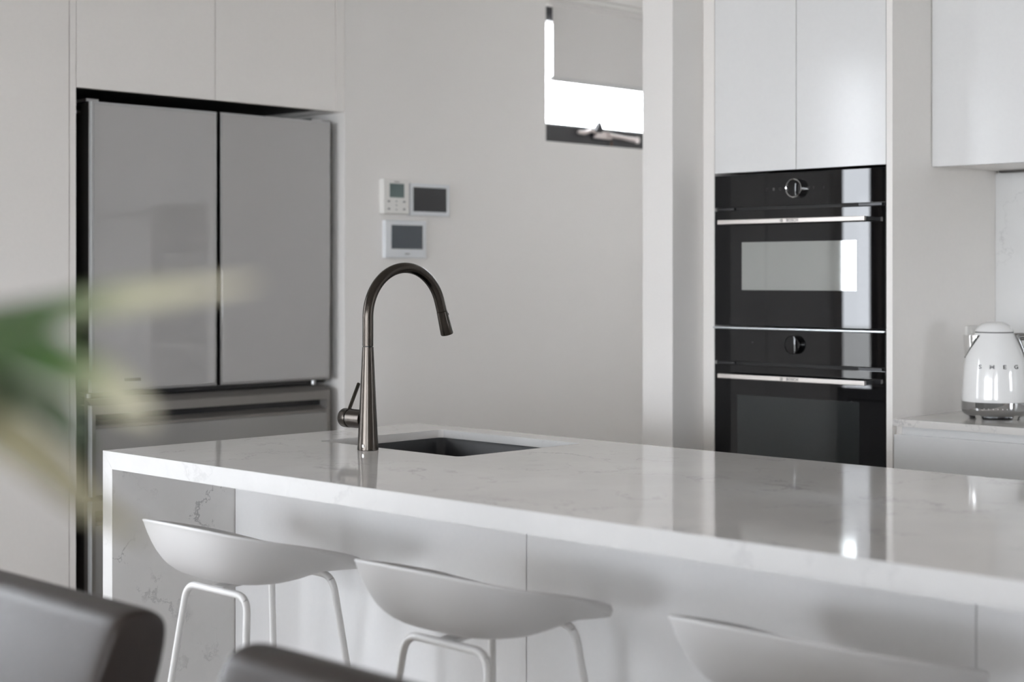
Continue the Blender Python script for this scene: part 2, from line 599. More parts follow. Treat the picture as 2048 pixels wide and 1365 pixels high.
def glazed_y(name, x0, x1, z0, z1, y, n, label):
    """window or sliding doors in a wall that runs along x"""
    t = bpy.data.objects.new(name, None)
    COL.objects.link(t)
    t.location = ((x0 + x1) / 2, y, z0)
    struct(t, label)
    f = 0.05
    obj('window_frame', boxes((x0, x1, y - .03, y + .03, z0, z0 + f), (x0, x1, y - .03, y + .03, z1 - f, z1),
                              (x0, x0 + f, y - .03, y + .03, z0, z1), (x1 - f, x1, y - .03, y + .03, z0, z1)), 'frame_dark', t)
    w = (x1 - x0) / n
    for i in range(1, n):
        box('mullion', x0 + i * w - .035, x0 + i * w + .035, y - .028, y + .028, z0 + f, z1 - f, 'frame_dark', t)
    for i in range(n):
        box('pane', x0 + i * w + f, x0 + (i + 1) * w - f, y - .003, y + .003, z0 + f, z1 - f, 'glass', t)


def glazed_x(name, y0, y1, z0, z1, x, n, label):
    t = bpy.data.objects.new(name, None)
    COL.objects.link(t)
    t.location = (x, (y0 + y1) / 2, z0)
    struct(t, label)
    f = 0.05
    obj('window_frame', boxes((x - .03, x + .03, y0, y1, z0, z0 + f), (x - .03, x + .03, y0, y1, z1 - f, z1),
                              (x - .03, x + .03, y0, y0 + f, z0, z1), (x - .03, x + .03, y1 - f, y1, z0, z1)), 'frame_dark', t)
    w = (y1 - y0) / n
    for i in range(1, n):
        box('mullion', x - .028, x + .028, y0 + i * w - .035, y0 + i * w + .035, z0 + f, z1 - f, 'frame_dark', t)
    for i in range(n):
        box('pane', x - .003, x + .003, y0 + i * w + f, y0 + (i + 1) * w - f, z0 + f, z1 - f, 'glass', t)


glazed_y('window_4', F1[0], F1[1], F1[2], F1[3], YR - 0.06, 6, 'wide dark framed glass doors behind the dining table')
glazed_x('window_5', E1[0], E1[1], E1[2], E1[3], 0.465, 1, 'small dark framed window at the end of the kitchen bench')
glazed_x('window_3', R2[0], R2[1], R2[2], R2[3], XR + 0.06, 3, 'dark framed sliding glass doors in the right wall')
glazed_x('window_2', W2[0], W2[1], W2[2], W2[3], -4.345, 2, 'dark framed glass doors in the left wall')

# window_1: the high window in view
t = bpy.data.objects.new('window_1', None)
COL.objects.link(t)
t.location = (-4.33, 4.9, W1[2])
struct(t, 'high dark framed awning window with grey roller blind')
y0, y1, z0, z1 = W1
xf0, xf1 = -4.375, -4.300
obj('window_frame', boxes((xf0, xf1, y0, y1, z0, z0 + 0.030), (xf0, xf1, y0, y1, 2.335, z1),
                          (xf0, xf1, y0, y0 + 0.028, z0, z1), (xf0, xf1, y1 - 0.028, y1, z0, z1)), 'frame_dark', t)
obj('sash', boxes((xf0 + .01, xf1 - .004, y0 + .028, y1 - .028, z0 + .030, 1.913), (xf0 + .01, xf1 - .004, y0 + .028, y1 - .028, 2.315, 2.335),
                  (xf0 + .01, xf1 - .004, y0 + .028, y0 + .05, z0 + .03, 2.335), (xf0 + .01, xf1 - .004, y1 - .05, y1 - .028, z0 + .03, 2.335)), 'frame_dark', t)
box('pane', -4.345, -4.339, y0 + .05, y1 - .05, 1.913, 2.315, 'glass', t)
box('glazing_bead', -4.315, -4.303, y0 + .05, y1 - .05, 1.909, 1.916, 'fridge_frame', t)
# winder handle on the sash
h = thing('window_winder', 'satin metal winder handle on dark window sash', 'handle', (-4.30, 4.86, 1.86))
prism('base_plate', [(4.80, 1.872), (4.90, 1.870), (4.915, 1.885), (4.88, 1.900), (4.82, 1.900)], 'x', -4.300, -4.282, 'pinkmetal', h, 0.003)
tube('crank_arm', [(-4.276, 4.875, 1.888), (-4.268, 4.90, 1.884), (-4.264, 4.95, 1.880), (-4.264, 4.985, 1.877), (-4.264, 5.015, 1.875)],
     [.008, .008, .0075, .0085, .0105], 'pinkmetal', h, 12)
lathe('knob', [(0, -.014), (.009, -.012), (.012, 0), (.009, .012), (0, .014)], 'pinkmetal', h, 16, Vector((-4.262, 5.035, 1.874)) - h.location)
tube('drive_arm', [(-4.285, 4.70, 1.888), (-4.276, 4.73, 1.887), (-4.276, 4.77, 1.898), (-4.280, 4.81, 1.893)], [.006, .009, .007, .007], 'pinkmetal', h, 12)
prism('lock_catch', [(4.79, 1.893), (4.83, 1.893), (4.835, 1.915), (4.822, 1.938), (4.805, 1.918)], 'x', -4.290, -4.270, 'frame_dark', h, 0.002)
tube('cord_end', [(-4.288, 4.905, 1.868), (-4.287, 4.904, 1.850), (-4.287, 4.903, 1.840)], [.003, .005, .005], 'wood', h, 10)
# roller blind
bl = thing('roller_blind', 'grey fabric roller blind pulled part way down the high window', 'blind', (-4.27, 4.93, 2.38))
box('fabric', -4.2765, -4.2735, 4.546, 6.165, 2.095, 2.40, 'blind', bl)
tube('bottom_rail', [(-4.275, 4.540, 2.086), (-4.275, 6.17, 2.086)], 0.0105, 'blind_rail', bl, 16)
tube('roller', [(-4.285, 4.50, 2.385), (-4.285, 6.175, 2.385)], 0.02, 'blind', bl, 20)
box('lit_head_strip', -4.268, -4.245, 4.50, 6.176, 2.392, 2.4115, 'plastic', bl, 0.002)  # pale strip added for the lit underside of the opening head
box('bracket', -4.295, -4.245, 4.478, 4.498, 2.365, 2.411, 'plastic', bl, 0.002)
box('bracket', -4.295, -4.245, 6.178, 6.196, 2.365, 2.411, 'plastic', bl, 0.002)

# curtain drawn aside at the left glass doors
cu = thing('curtain', 'brown floor length curtain drawn aside at the left glass doors', 'curtain', (-4.16, 0.95, 0.02))
bm = bmesh.new()
n = 90
cols = []
for i in range(n + 1):
    y = 0.84 + (1.17 - 0.84) * i / n
    x = -4.16 + 0.045 * math.sin(i * 0.52) + 0.006 * math.sin(i * 1.7)
    cols.append([bm.verts.new((x, y + 0.010 * math.sin(z * 1.4 + i), z)) for z in (0.02, 0.6, 1.2, 1.8, 2.46)])
for i in range(n):
    for k in range(4):
        bm.faces.new((cols[i][k], cols[i + 1][k], cols[i + 1][k + 1], cols[i][k + 1]))
fab = obj('fabric', bm, 'curtain', cu, smooth=True)
sm = fab.modifiers.new('thickness', 'SOLIDIFY'); sm.thickness = 0.002
tube('rod', [(-4.16, -0.3, 2.49), (-4.16, 1.42, 2.49)], 0.012, 'frame_dark', cu, 12)
for y_ in (-0.25, 1.395):
    box('rod_bracket', -4.2356, -4.15, y_ - .01, y_ + .01, 2.48, 2.50, 'frame_dark', cu)

# ------------------------------------------------------------------ joinery around the fridge
pan = thing('pantry_cabinet', 'tall pale grey pantry cabinet left of the fridge', 'cabinet', (-4.5, 1.93, 0))
box('end_panel', -4.93, XW, 2.4412, 2.4608, 0, CZ - .005, 'cab', pan, 0.0008)
box('side_panel', -4.93, XW, 1.425, 1.443, 0, CZ - .005, 'cab', pan, 0.0008)
box('carcass', -4.93, XW - .022, 1.443, 2.4412, 0.1, CZ - .006, 'carcass', pan)
box('door', XW - .019, XW, 1.944, 2.4380, 0.102, CZ - .008, 'cab', pan, 0.0008)
box('door', XW - .019, XW, 1.4455, 1.9410, 0.102, CZ - .008, 'cab', pan, 0.0008)
box('kickboard', XW - .06, XW - .045, 1.443, 2.4412, 0, 0.1, 'cab', pan)

ov = thing('overhead_fridge_cabinet', 'pale grey two door cabinet above the fridge', 'cabinet', (-4.5, 2.96, 1.87))
ZC = 1.8745
box('door', XW - .019, XW, 2.4628, 2.9495, ZC, CZ - .008, 'cab', ov, 0.0008)
box('door', XW - .019, XW, 2.9525, 3.4365, ZC, CZ - .008, 'cab', ov, 0.0008)
box('end_panel', -4.93, XW, 3.4385, 3.4754, ZC, CZ - .006, 'cab', ov, 0.0012)
box('carcass', -4.93, XW - .022, 2.4618, 3.4380, ZC + .012, CZ - .006, 'carcass', ov)

# ------------------------------------------------------------------ fridge
XF = -4.2606
fr_ = thing('fridge', 'grey glass french door fridge in recess with bottom drawers', 'fridge', (-4.55, 2.981, 0))
box('body', -4.90, XF - .080, 2.545, 3.418, 0.03, 1.815, 'fridge_body', fr_, 0.004)


def glass_door(y0, y1, z0, z1):
    d = obj('door', boxes((XF - .072, XF - .016, y0 + .002, y1 - .002, z0 + .002, z1 - .002), bevel=.003), 'fridge_body', fr_)
    e = 0.0065
    obj('door_frame', boxes((XF - .0155, XF - .0005, y0, y0 + e, z0, z1), (XF - .0155, XF - .0005, y1 - e, y1, z0, z1),
                            (XF - .0155, XF - .0005, y0 + e, y1 - e, z0, z0 + e), (XF - .0155, XF - .0005, y0 + e, y1 - e, z1 - e, z1)), 'fridge_frame', d)
    box('glass_panel', XF - .0155, XF, y0 + e + .0004, y1 - e - .0004, z0 + e + .0004, z1 - e - .0004, 'fridge_glass', d, 0.0008)
    return d


d1 = glass_door(2.5285, 2.9740, 0.972, 1.8405)
box('lit_side_trim', XF - .0155, XF - .001, 2.5265, 2.5284, 0.972, 1.8405, 'fridge_edge', d1)  # bright strip standing in for window light on the door edge
box('badge', XF, XF + .0012, 2.6375, 2.695, 0.9990, 1.0085, 'badge', d1)
d2 = glass_door(2.9880, 3.4337, 0.972, 1.8405)
for yy in (2.548, 3.40):
    box('hinge', XF - .14, XF - .03, yy - .022, yy + .022, 1.8405, 1.852, 'fridge_frame', fr_, 0.003)
    tube('hinge_pin', [(XF - .03, yy - .015, 0.955), (XF - .03, yy - .015, 0.968)], 0.009, 'fridge_frame', fr_, 12)
box('lower_rail', XF - .075, XF - .030, 2.53, 3.432, 0.958, 0.971, 'steel_dark', fr_)


def fridge_drawer(z0, z1):
    y0, y1 = 2.5285, 3.4337
    d = obj('drawer', boxes((XF - .075, XF - .045, y0, y1, z0, z1 - .002)), 'fridge_body', fr_)
    # top rail with a bevelled upper edge
    zr = z1 - .0275
    bm_ = bmesh.new()
    poly = [(XF - .0445, z1 + .018), (XF - .030, z1 + .018), (XF, z1), (XF, zr), (XF - .0445, zr)]
    add_prism(bm_, poly, 'y', y0, y1)
    obj('top_rail', bm_, 'fridge_drawer', d)
    zb = zr - .034
    obj('stile', boxes((XF - .0445, XF, y0, y0 + .012, z0, zr - .0002), bevel=.0006), 'fridge_drawer', d)
    obj('stile', boxes((XF - .0445, XF, y1 - .014, y1, z0, zr - .0002), bevel=.0006), 'fridge_drawer', d)
    box('grip_recess', XF - .0445, XF - .038, y0 + .012, y1 - .014, zb - .002, zr, 'steel_dark', d)
    bm_ = bmesh.new()
    add_prism(bm_, [(XF - .0375, zb + .012), (XF - .010, zb + .001), (XF - .0005, zb), (XF - .0005, zb - .008), (XF - .0375, zb - .008)], 'y', y0 + .0122, y1 - .0142)
    obj('grip_lip', bm_, 'fridge_drawer', d)
    box('glass_panel', XF - .0375, XF - .001, y0 + .0122, y1 - .0142, z0 + .004, zb - .0095, 'drawer_glass', d, 0.0006)
    box('lit_side_trim', XF - .020, XF - .001, y0 - .002, y0 - .0001, z0, z1, 'fridge_edge', d)  # drawer edge painted bright as if catching the window
    return d


fridge_drawer(0.658, 0.9328)
fridge_drawer(0.09, 0.645)
for yy in (2.58, 3.38):
    for xx in (-4.86, -4.40):
        tube('foot', [(xx, yy, 0), (xx, yy, 0.032)], 0.02, 'kettle_dark', fr_, 12)

# ------------------------------------------------------------------ wall controls
def wall_unit(name, label, cat, y0, y1, z0, z1, depth, body):
    t_ = thing(name, label, cat, (XW, (y0 + y1) / 2, z0))
    box('casing', XW, XW + depth, y0, y1, z0, z1, body, t_, 0.004, seg=3)
    return t_


t = wall_unit('thermostat', 'off white thermostat with green grey display and small buttons', 'thermostat', 3.628, 3.746, 1.535, 1.655, .026, 'plastic')
box('display', XW + .026, XW + .0268, 3.655, 3.721, 1.592, 1.640, 'lcd', t)
for yy in (3.651, 3.721):
    for zz in (1.552, 1.578):
        box('button', XW + .026, XW + .0272, yy - .005, yy + .005, zz - .003, zz + .003, 'print', t)
for zz in (1.550, 1.565, 1.579):
    box('button', XW + .026, XW + .0270, 3.683, 3.688, zz - .002, zz + .002, 'print', t)
box('maker_mark', XW + .026, XW + .0266, 3.675, 3.699, 1.645, 1.648, 'print', t)
t = wall_unit('intercom_monitor', 'white wall monitor with wide black screen beside the thermostat', 'monitor', 3.756, 3.945, 1.532, 1.646, .020, 'plastic2')
box('screen', XW + .020, XW + .0206, 3.770, 3.928, 1.547, 1.632, 'screen', t)
t = wall_unit('alarm_panel', 'white touch panel with blue black screen below the thermostat', 'control panel', 3.642, 3.834, 1.382, 1.514, .018, 'plastic2')
box('screen', XW + .018, XW + .0186, 3.670, 3.815, 1.414, 1.497, 'screen2', t)
box('maker_mark', XW + .018, XW + .0186, 3.732, 3.754, 1.395, 1.399, 'print', t)

# ------------------------------------------------------------------ oven tower
tw = thing('oven_tower', 'tall white cabinet holding two black wall ovens', 'cabinet', (-2.72, 4.2, 0))
box('filler', -3.0535, -3.0300, YO + .002, YB - .002, 0, CZ - .005, 'cab', tw, 0.0008)
box('side_panel', -3.0293, -3.0090, YO, YB - .002, 0, CZ - .005, 'cab', tw, 0.0008)
box('side_panel', -2.4100, -2.3906, YO, YB - .002, 0, CZ - .005, 'cab', tw, 0.0008)
box('door', -3.0070, -2.7118, YO, YO + .019, 1.6305, CZ - .008, 'cabgloss', tw, 0.0008)
box('door', -2.7095, -2.4116, YO, YO + .019, 1.6305, CZ - .008, 'cabgloss', tw, 0.0008)
box('carcass', -3.0085, -2.4105, YO + .022, YB - .004, 1.645, CZ - .006, 'carcass', tw)
box('drawer', -3.0070, -2.4116, YO, YO + .019, 0.105, 0.565, 'cabgloss', tw, 0.0008)
box('kickboard', -3.0085, -2.4105, YO + .05, YO + .065, 0, 0.1, 'cab', tw)
box('shelf', -3.0085, -2.4105, YO + .03, YB - .004, 0.545, 0.563, 'cab', tw)

OX0, OX1 = -3.0060, -2.4125


def handle(parent, zc):
    h_ = box('handle', -2.9600, -2.4510, 3.868, 3.880, zc - .0065, zc + .0065, 'steel', parent, 0.0015)
    for xx in (-2.955, -2.456):
        box('handle_post', xx - .005, xx + .005, 3.880, YO - .0006, zc - .006, zc + .006, 'steel_dark', h_, 0.001)
    text('lettering', 'BOSCH', 0.0115, 'engrave', h_, (-2.690, 3.8676, zc), (PI / 2, 0, 0), 0.0002, local=False, spacing=1.15, bold=0.0002)
    bm_ = bmesh.new()
    add_tube(bm_, [(-2.728 + .0045 * math.cos(a * PI / 12), 3.8676, zc + .0045 * math.sin(a * PI / 12)) for a in range(25)], 0.0005, 6, False)
    for xx in (-.0016, .0016):
        add_box(bm_, -2.728 + xx - .0004, -2.728 + xx + .0004, 3.8673, 3.868, zc - .003, zc + .003)
    obj('emblem', bm_, 'engrave', h_)
    return h_


def oven(name, label, ztop, zctrl, zdoor_top, zbot, zh, win, winmat, kx, kz, lower):
    o_ = thing(name, label, 'oven', ((OX0 + OX1) / 2, 4.2, zbot))
    box('body', OX0 + .012, OX1 - .012, YO + .022, YB - .06, zbot + .012, ztop - .012, 'steel_dark', o_)
    cp = box('control_panel', OX0, OX1, YO - .0005, YO + .020, zctrl, ztop, 'black_glass', o_, 0.001)
    dr = box('door', OX0, OX1, YO - .0005, YO + .020, zbot, zdoor_top, 'black_glass', o_, 0.001)
    box('vent_gap', OX0 + .004, OX1 - .004, YO + .006, YO + .018, zdoor_top + .0003, zctrl - .0003, 'gap', o_)
    # vent trim pieces at both ends
    for xa_, xb_ in ((OX0 + .01, OX0 + .075), (OX1 - .085, OX1 - .010)):
        box('vent_trim', xa_, xb_, YO - .004, YO + .005, zdoor_top + .0015, zctrl - .0015, 'steel_dark', o_)
    handle(dr, zh)
    box('window', win[0], win[1], YO - .0012, YO - .0004, win[2], win[3], winmat, dr)
    # rotary knob: axis along -y
    R = 0.0275
    def disc(nm, prof, m):
        bm_ = bmesh.new()
        add_lathe(bm_, prof, 40)
        bmesh.ops.rotate(bm_, verts=bm_.verts, matrix=Matrix.Rotation(PI / 2, 3, 'X'))
        bmesh.ops.translate(bm_, verts=bm_.verts, vec=(kx, YO - .0006, kz))
        return smooth_by_angle(obj(nm, bm_, m, cp), 30)
    if not lower:
        disc('knob', [(R - .003, 0), (R - .003, .018), (R - .001, .0195), (R, .0185), (R, 0.0)], 'chrome')
        disc('knob_face', [(R - .0035, .003), (R - .0035, .0165), (R - .006, .0172), (0, .0172)], 'black_glass')
    else:
        disc('knob', [(R, 0), (R, .014), (R - .002, .0165), (R - .006, .0172), (0, .0172)], 'black_glass')
        disc('knob_ring', [(R + .0002, .001), (R + .0006, .002), (R + .0006, .004), (R + .0002, .005)], 'chrome_dark')
    for k, dx in enumerate((-.100, -.078, -.056, -.034)):
        bm_ = bmesh.new()
        x_, z_ = kx + dx * 1.05, kz + .0005
        if k in (0, 2):
            add_tube(bm_, [(x_ + .004 * math.cos(a * PI / 8), YO - .0008, z_ + .004 * math.sin(a * PI / 8)) for a in range(17 - (4 if k == 0 else 0))], .0005, 5, False)
        else:
            add_box(bm_, x_ - .003, x_ + .003, YO - .0010, YO - .0004, z_ - .004, z_ + .004) if k == 1 else add_box(bm_, x_ - .005, x_ + .004, YO - .0010, YO - .0004, z_ - .003, z_ - .0018)
        if not lower:
            obj('icon', bm_, 'icon', cp)
        else:
            bm_.free()
    if not lower:
        for x_, w_ in ((kx + .040, .005), (kx + .058, .002), (kx + .093, .003)):
            obj('icon', boxes((x_ - w_, x_ + w_, YO - .001, YO - .0004, kz + .0015, kz + .003), (x_ - w_ * .8, x_ + w_ * .8, YO - .001, YO - .0004, kz - .003, kz - .0015)), 'icon', cp)
    else:
        obj('icon', boxes((kx - .1545, kx - .1485, YO - .001, YO - .0004, kz + .001, kz + .005)), 'icon', cp)
    return o_


oven('compact_oven', 'upper black glass wall oven with mirrored window and chrome dial', 1.6225, 1.5255, 1.5155, 1.1700, 1.4800,
     (-2.905, -2.5065, 1.2772, 1.4202), 'oven_window', -2.7077, 1.5745, False)
ov2 = oven('wall_oven', 'lower black glass wall oven with smoked window and dark dial', 1.1600, 1.0625, 1.0525, 0.5700, 1.0200,
           (-2.9218, -2.4967, 0.640, 0.9625), 'oven_window2', -2.7146, 1.1185, True)
box('top_trim', OX0, OX1, YO - .010, YO + .018, 1.1612, 1.1655, 'strip', ov2, 0.0006)

# ------------------------------------------------------------------ back bench, splashback, overhead cabinet
BZ = 0.922
struct(box('trim_1', -2.3900, 0.404, YB - .020, YB - .0004, BZ + .0004, 1.6295, 'stone2'), 'pale stone splashback')
bt = box('back_benchtop', -2.3896, 0.40, YO - .001, YB - .021, BZ - .0195, BZ, 'stone_top', bevel=0.0012)
tag(bt, 'thin white stone benchtop along the splashback under the kettle', 'benchtop')
for i, (xa_, xb_) in enumerate(((-2.3896, -1.489), (-1.487, -0.588), (-0.586, 0.40))):
    bc = thing('base_cabinet', ['white base cabinet with handleless drawers beside the oven tower',
                                'white base cabinet with handleless drawers, second from the oven tower',
                                'white base cabinet with handleless drawers, third from the oven tower'][i], 'cabinet',
               ((xa_ + xb_) / 2, 4.2, 0), group='base cabinets under the back bench')
    box('side_panel', xa_, xa_ + .016, YO + .020, YB - .025, 0.1, BZ - .0200, 'cab', bc)
    box('side_panel', xb_ - .016, xb_, YO + .020, YB - .025, 0.1, BZ - .0200, 'cab', bc)
    box('grip_rail', xa_ + .016, xb_ - .016, YO + .022, YO + .040, BZ - .085, BZ - .0200, 'cabgloss', bc)
    box('drawer', xa_ + .0035, xb_ - .0015, YO + .0005, YO + .0195, 0.5030, 0.8797, 'cabgloss', bc, 0.0008)
    box('drawer', xa_ + .0035, xb_ - .0015, YO + .0005, YO + .0195, 0.1050, 0.4800, 'cabgloss', bc, 0.0008)
    box('back_panel', xa_ + .016, xb_ - .016, YB - .040, YB - .025, 0.1, BZ - .0200, 'cab', bc)
    box('kickboard', xa_, xb_, YO + .06, YO + .075, 0, 0.1, 'cab', bc)
YC = 4.1259
for i, (xa_, xb_) in enumerate(((-2.3886, -1.489), (-1.487, -0.588), (-0.586, 0.40))):
    oc = thing('wall_cabinet', ['white gloss overhead cabinet beside the oven tower above the kettle',
                                'white gloss overhead cabinet, second from the oven tower',
                                'white gloss overhead cabinet, third from the oven tower'][i], 'cabinet',
               ((xa_ + xb_) / 2, 4.3, 1.63), group='overhead cabinets above the back bench')
    box('body', xa_ + .001, xb_ - .001, YC + .021, YB - .022, 1.637, CZ - .006, 'cab', oc)
    box('door', xa_, xb_ - .0015, YC, YC + .019, 1.6320, CZ - .008, 'cabgloss', oc, 0.0008)
    box('light_strip', xa_ + .02, xb_ - .001, YB - .040, YB - .0225, 1.6300, 1.6365, 'carcass', oc)

t = thing('power_outlet', 'white double power outlet on the tall panel behind the kettle', 'power outlet', (-2.3906, 4.365, 1.125))
box('plate', -2.3906, -2.3816, 4.315, 4.415, 1.108, 1.172, 'plastic', t, 0.003)
for yy in (4.343, 4.387):
    box('switch', -2.3816, -2.3790, yy - .006, yy + .006, 1.150, 1.162, 'plastic', t, 0.001)
    obj('socket', boxes((-2.3818, -2.3812, yy - .008, yy - .004, 1.125, 1.135), (-2.3818, -2.3812, yy + .004, yy + .008, 1.125, 1.135), (-2.3818, -2.3812, yy - .0015, yy + .0015, 1.114, 1.122)), 'print', t)

# ------------------------------------------------------------------ island
IX0, IX1, IY0, IY1, IZ = -3.2322, -0.30, 1.946, 2.9092, 0.922
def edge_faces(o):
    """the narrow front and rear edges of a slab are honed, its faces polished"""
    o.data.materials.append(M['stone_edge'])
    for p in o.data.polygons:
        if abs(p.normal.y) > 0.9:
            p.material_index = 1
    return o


ib = thing('island_benchtop', 'white veined stone island benchtop with waterfall end', 'benchtop', ((IX0 + IX1) / 2, 2.43, 0))
SX0, SX1, SY0, SY1 = -3.053, -2.563, 2.425, 2.826
bm = bmesh.new()
# top plate (20 mm) with a sink cut-out
outer = [(IX0, IY0), (IX1, IY0), (IX1, IY1), (IX0, IY1)]
inner = rrect(SX0, SX1, SY0, SY1, 0.014, 5)
TH = 0.020
def loop(poly, z):
    vv = [bm.verts.new((x_, y_, z)) for x_, y_ in poly]
    ee = [bm.edges.new((vv[i], vv[(i + 1) % len(vv)])) for i in range(len(vv))]
    return vv, ee
vo, eo = loop(outer, IZ)
vi, ei = loop(inner, IZ)
bmesh.ops.triangle_fill(bm, use_beauty=True, edges=eo + ei)
vo2, eo2 = loop([(IX0 + TH, IY0), (IX1, IY0), (IX1, IY1), (IX0 + TH, IY1)], IZ - TH)
vi2, ei2 = loop(inner, IZ - TH)
bmesh.ops.triangle_fill(bm, use_beauty=True, edges=eo2 + ei2)
for A, B in ((vo, vo2), (vi, vi2)):
    for i in range(len(A)):
        j = (i + 1) % len(A)
        bm.faces.new((A[i], A[j], B[j], B[i]))
top = obj('top_slab', bm, 'stone_top', ib)
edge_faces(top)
# 40 mm apron below the front and rear edges, mitred into the waterfall end
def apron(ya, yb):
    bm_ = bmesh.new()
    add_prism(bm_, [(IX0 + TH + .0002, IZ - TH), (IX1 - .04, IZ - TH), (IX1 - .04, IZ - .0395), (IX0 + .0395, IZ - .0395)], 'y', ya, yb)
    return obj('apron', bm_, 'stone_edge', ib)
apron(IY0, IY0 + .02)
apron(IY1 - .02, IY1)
bm = bmesh.new()
add_prism(bm, [(IX0, 0), (IX0, IZ - .0006), (IX0 + .0395, IZ - .0401), (IX0 + .0395, 0)], 'y', IY0, IY1)
edge_faces(obj('waterfall_end', bm, 'stone', ib))
box('waterfall_end', IX1 - .0395, IX1, IY0, IY1, 0, IZ - TH - .0003, 'stone', ib)

ic = thing('island_cabinet', 'white panelled back of the kitchen island', 'cabinet', (-1.77, 2.58, 0))
YP = 2.281
px = [IX0 + .0405, -2.2163, -1.2444, IX1 - .0405]
for i in range(3):
    box('panel', px[i] + .0012, px[i + 1] - .0012, YP, YP + .018, 0.002, IZ - TH - .001, 'island', ic, 0.0008)
box('backing', px[0] + .002, px[3] - .002, YP + .0185, YP + .030, 0.02, IZ - .06, 'carcass', ic)
nd = 5
w = (px[3] - px[0]) / nd
for i in range(nd):
    box('door', px[0] + i * w + .0015, px[0] + (i + 1) * w - .0015, IY1 - .045, IY1 - .026, 0.105, IZ - .045, 'cabgloss', ic, 0.0008)
box('kickboard', px[0], px[3], IY1 - .10, IY1 - .085, 0, 0.1, 'cab', ic)

# sink
sk = thing('sink', 'black composite undermount sink in the island', 'sink', ((SX0 + SX1) / 2, (SY0 + SY1) / 2, IZ - .24))
bm = bmesh.new()
zt = IZ - TH - .0006
def ring(x0, x1, y0, y1, r_, z):
    return [bm.verts.new((a_, b_, z)) for a_, b_ in rrect(x0, x1, y0, y1, r_, 6)]
R0 = ring(SX0 - .02, SX1 + .02, SY0 - .02, SY1 + .02, .04, zt)
R1_ = ring(SX0 - .001, SX1 + .001, SY0 - .001, SY1 + .001, .018, zt)
R2 = ring(SX0 + .004, SX1 - .004, SY0 + .004, SY1 - .004, .022, zt - .012)
R3 = ring(SX0 + .010, SX1 - .010, SY0 + .010, SY1 - .010, .03, zt - .19)
R4 = ring(SX0 + .030, SX1 - .030, SY0 + .030, SY1 - .030, .03, zt - .20)
R5 = ring(SX0 + .025, SX1 - .025, SY0 + .025, SY1 - .025, .03, zt - .21)
R6 = ring(SX0 - .010, SX1 + .010, SY0 - .010, SY1 + .010, .03, zt - .18)
R7 = ring(SX0 - .010, SX1 + .010, SY0 - .010, SY1 + .010, .03, zt - .012)
R8 = ring(SX0 - .02, SX1 + .02, SY0 - .02, SY1 + .02, .04, zt - .012)
seq = [R5, R6, R7, R8, R0, R1_, R2, R3, R4]
for A, B in zip(seq[:-1], seq[1:]):
    for i in range(len(A)):
        j = (i + 1) % len(A)
        bm.faces.new((A[i], A[j], B[j], B[i]))
bm.faces.new(R4); bm.faces.new(R5)
smooth_by_angle(obj('bowl', bm, 'sink', sk), 40)
lathe('drain', [(.045, 0), (.045, .002), (.04, .003), (.03, -.0005), (0, -.0005)], 'chrome_dark', sk, 32,
      Vector(((SX0 + SX1) / 2, (SY0 + SY1) / 2, zt - .1985)) - sk.location)

# tap
TX, TY = -2.812, 2.376
tp = thing('kitchen_tap', 'brushed gunmetal gooseneck pull out tap beside the sink', 'tap', (TX, TY, IZ))
cz = 0.236
lathe('body', [(.0235, 0), (.0243, .0008), (.0243, .004)] + [(.0243 - (.0243 - .0128) * (k / 14) ** 0.92, .004 + (cz - .005) * k / 14) for k in range(1, 15)], 'gunmetal', tp, 48)
lathe('collar', [(.0114, cz - .001), (.0114, cz + .0008)], 'gap', tp, 40)
Rr = 0.1135
ac = 0.302
pts = [(0, 0, cz + .001), (0, 0, cz + .02), (0, 0, cz + .04)]
for k in range(0, 41):
    a = math.radians(180 - (180 - 17.4) * k / 40)
    pts.append((0, Rr + Rr * math.cos(a), ac + Rr * math.sin(a)))
ex, ez = pts[-1][1], pts[-1][2]
dx, dz = math.sin(math.radians(17.4)), -math.cos(math.radians(17.4))
for s_ in (.008, .0235):
    pts.append((0, ex + dx * s_, ez + dz * s_))
tube('spout', pts, 0.0124, 'gunmetal', tp, 32, local=True)
nz0 = .0242
q0 = Vector((0, ex + dx * nz0, ez + dz * nz0))
dn = Vector((0, dx, dz))
hd = tube('spray_head', [q0, q0 + dn * .001, q0 + dn * .03, q0 + dn * .0555, q0 + dn * .058], [.0118, .0128, .0140, .0152, .0145], 'gunmetal', tp, 32, local=True)
tube('spray_button', [q0 + dn * .012 + Vector((0, .0118, .0035)), q0 + dn * .012 + Vector((0, .0155, .0046))], .004, 'kettle_dark', hd, 12, local=True)
tube('valve', [(-.012, 0, .069), (-.058, 0, .069)], .0215, 'gunmetal', tp, 40, local=True)
tube('valve_gap', [(-.058, 0, .069), (-.0625, 0, .069)], .0195, 'gap', tp, 40, local=True)
kn = tube('handle', [(-.0625, 0, .069), (-.064, 0, .069), (-.082, 0, .069), (-.085, 0, .069)], [.0205, .0220, .0220, .0205], 'gunmetal', tp, 40, local=True)
tube('lever', [(-.070, .002, .087), (-.070, .031, .146), (-.070, .0318, .1475)], [.0042, .0042, .0034], 'gunmetal', kn, 16, local=True)
box('maker_mark', .008, .0125, -.0236, -.0225, .008, .014, 'chrome', tp, local=True)

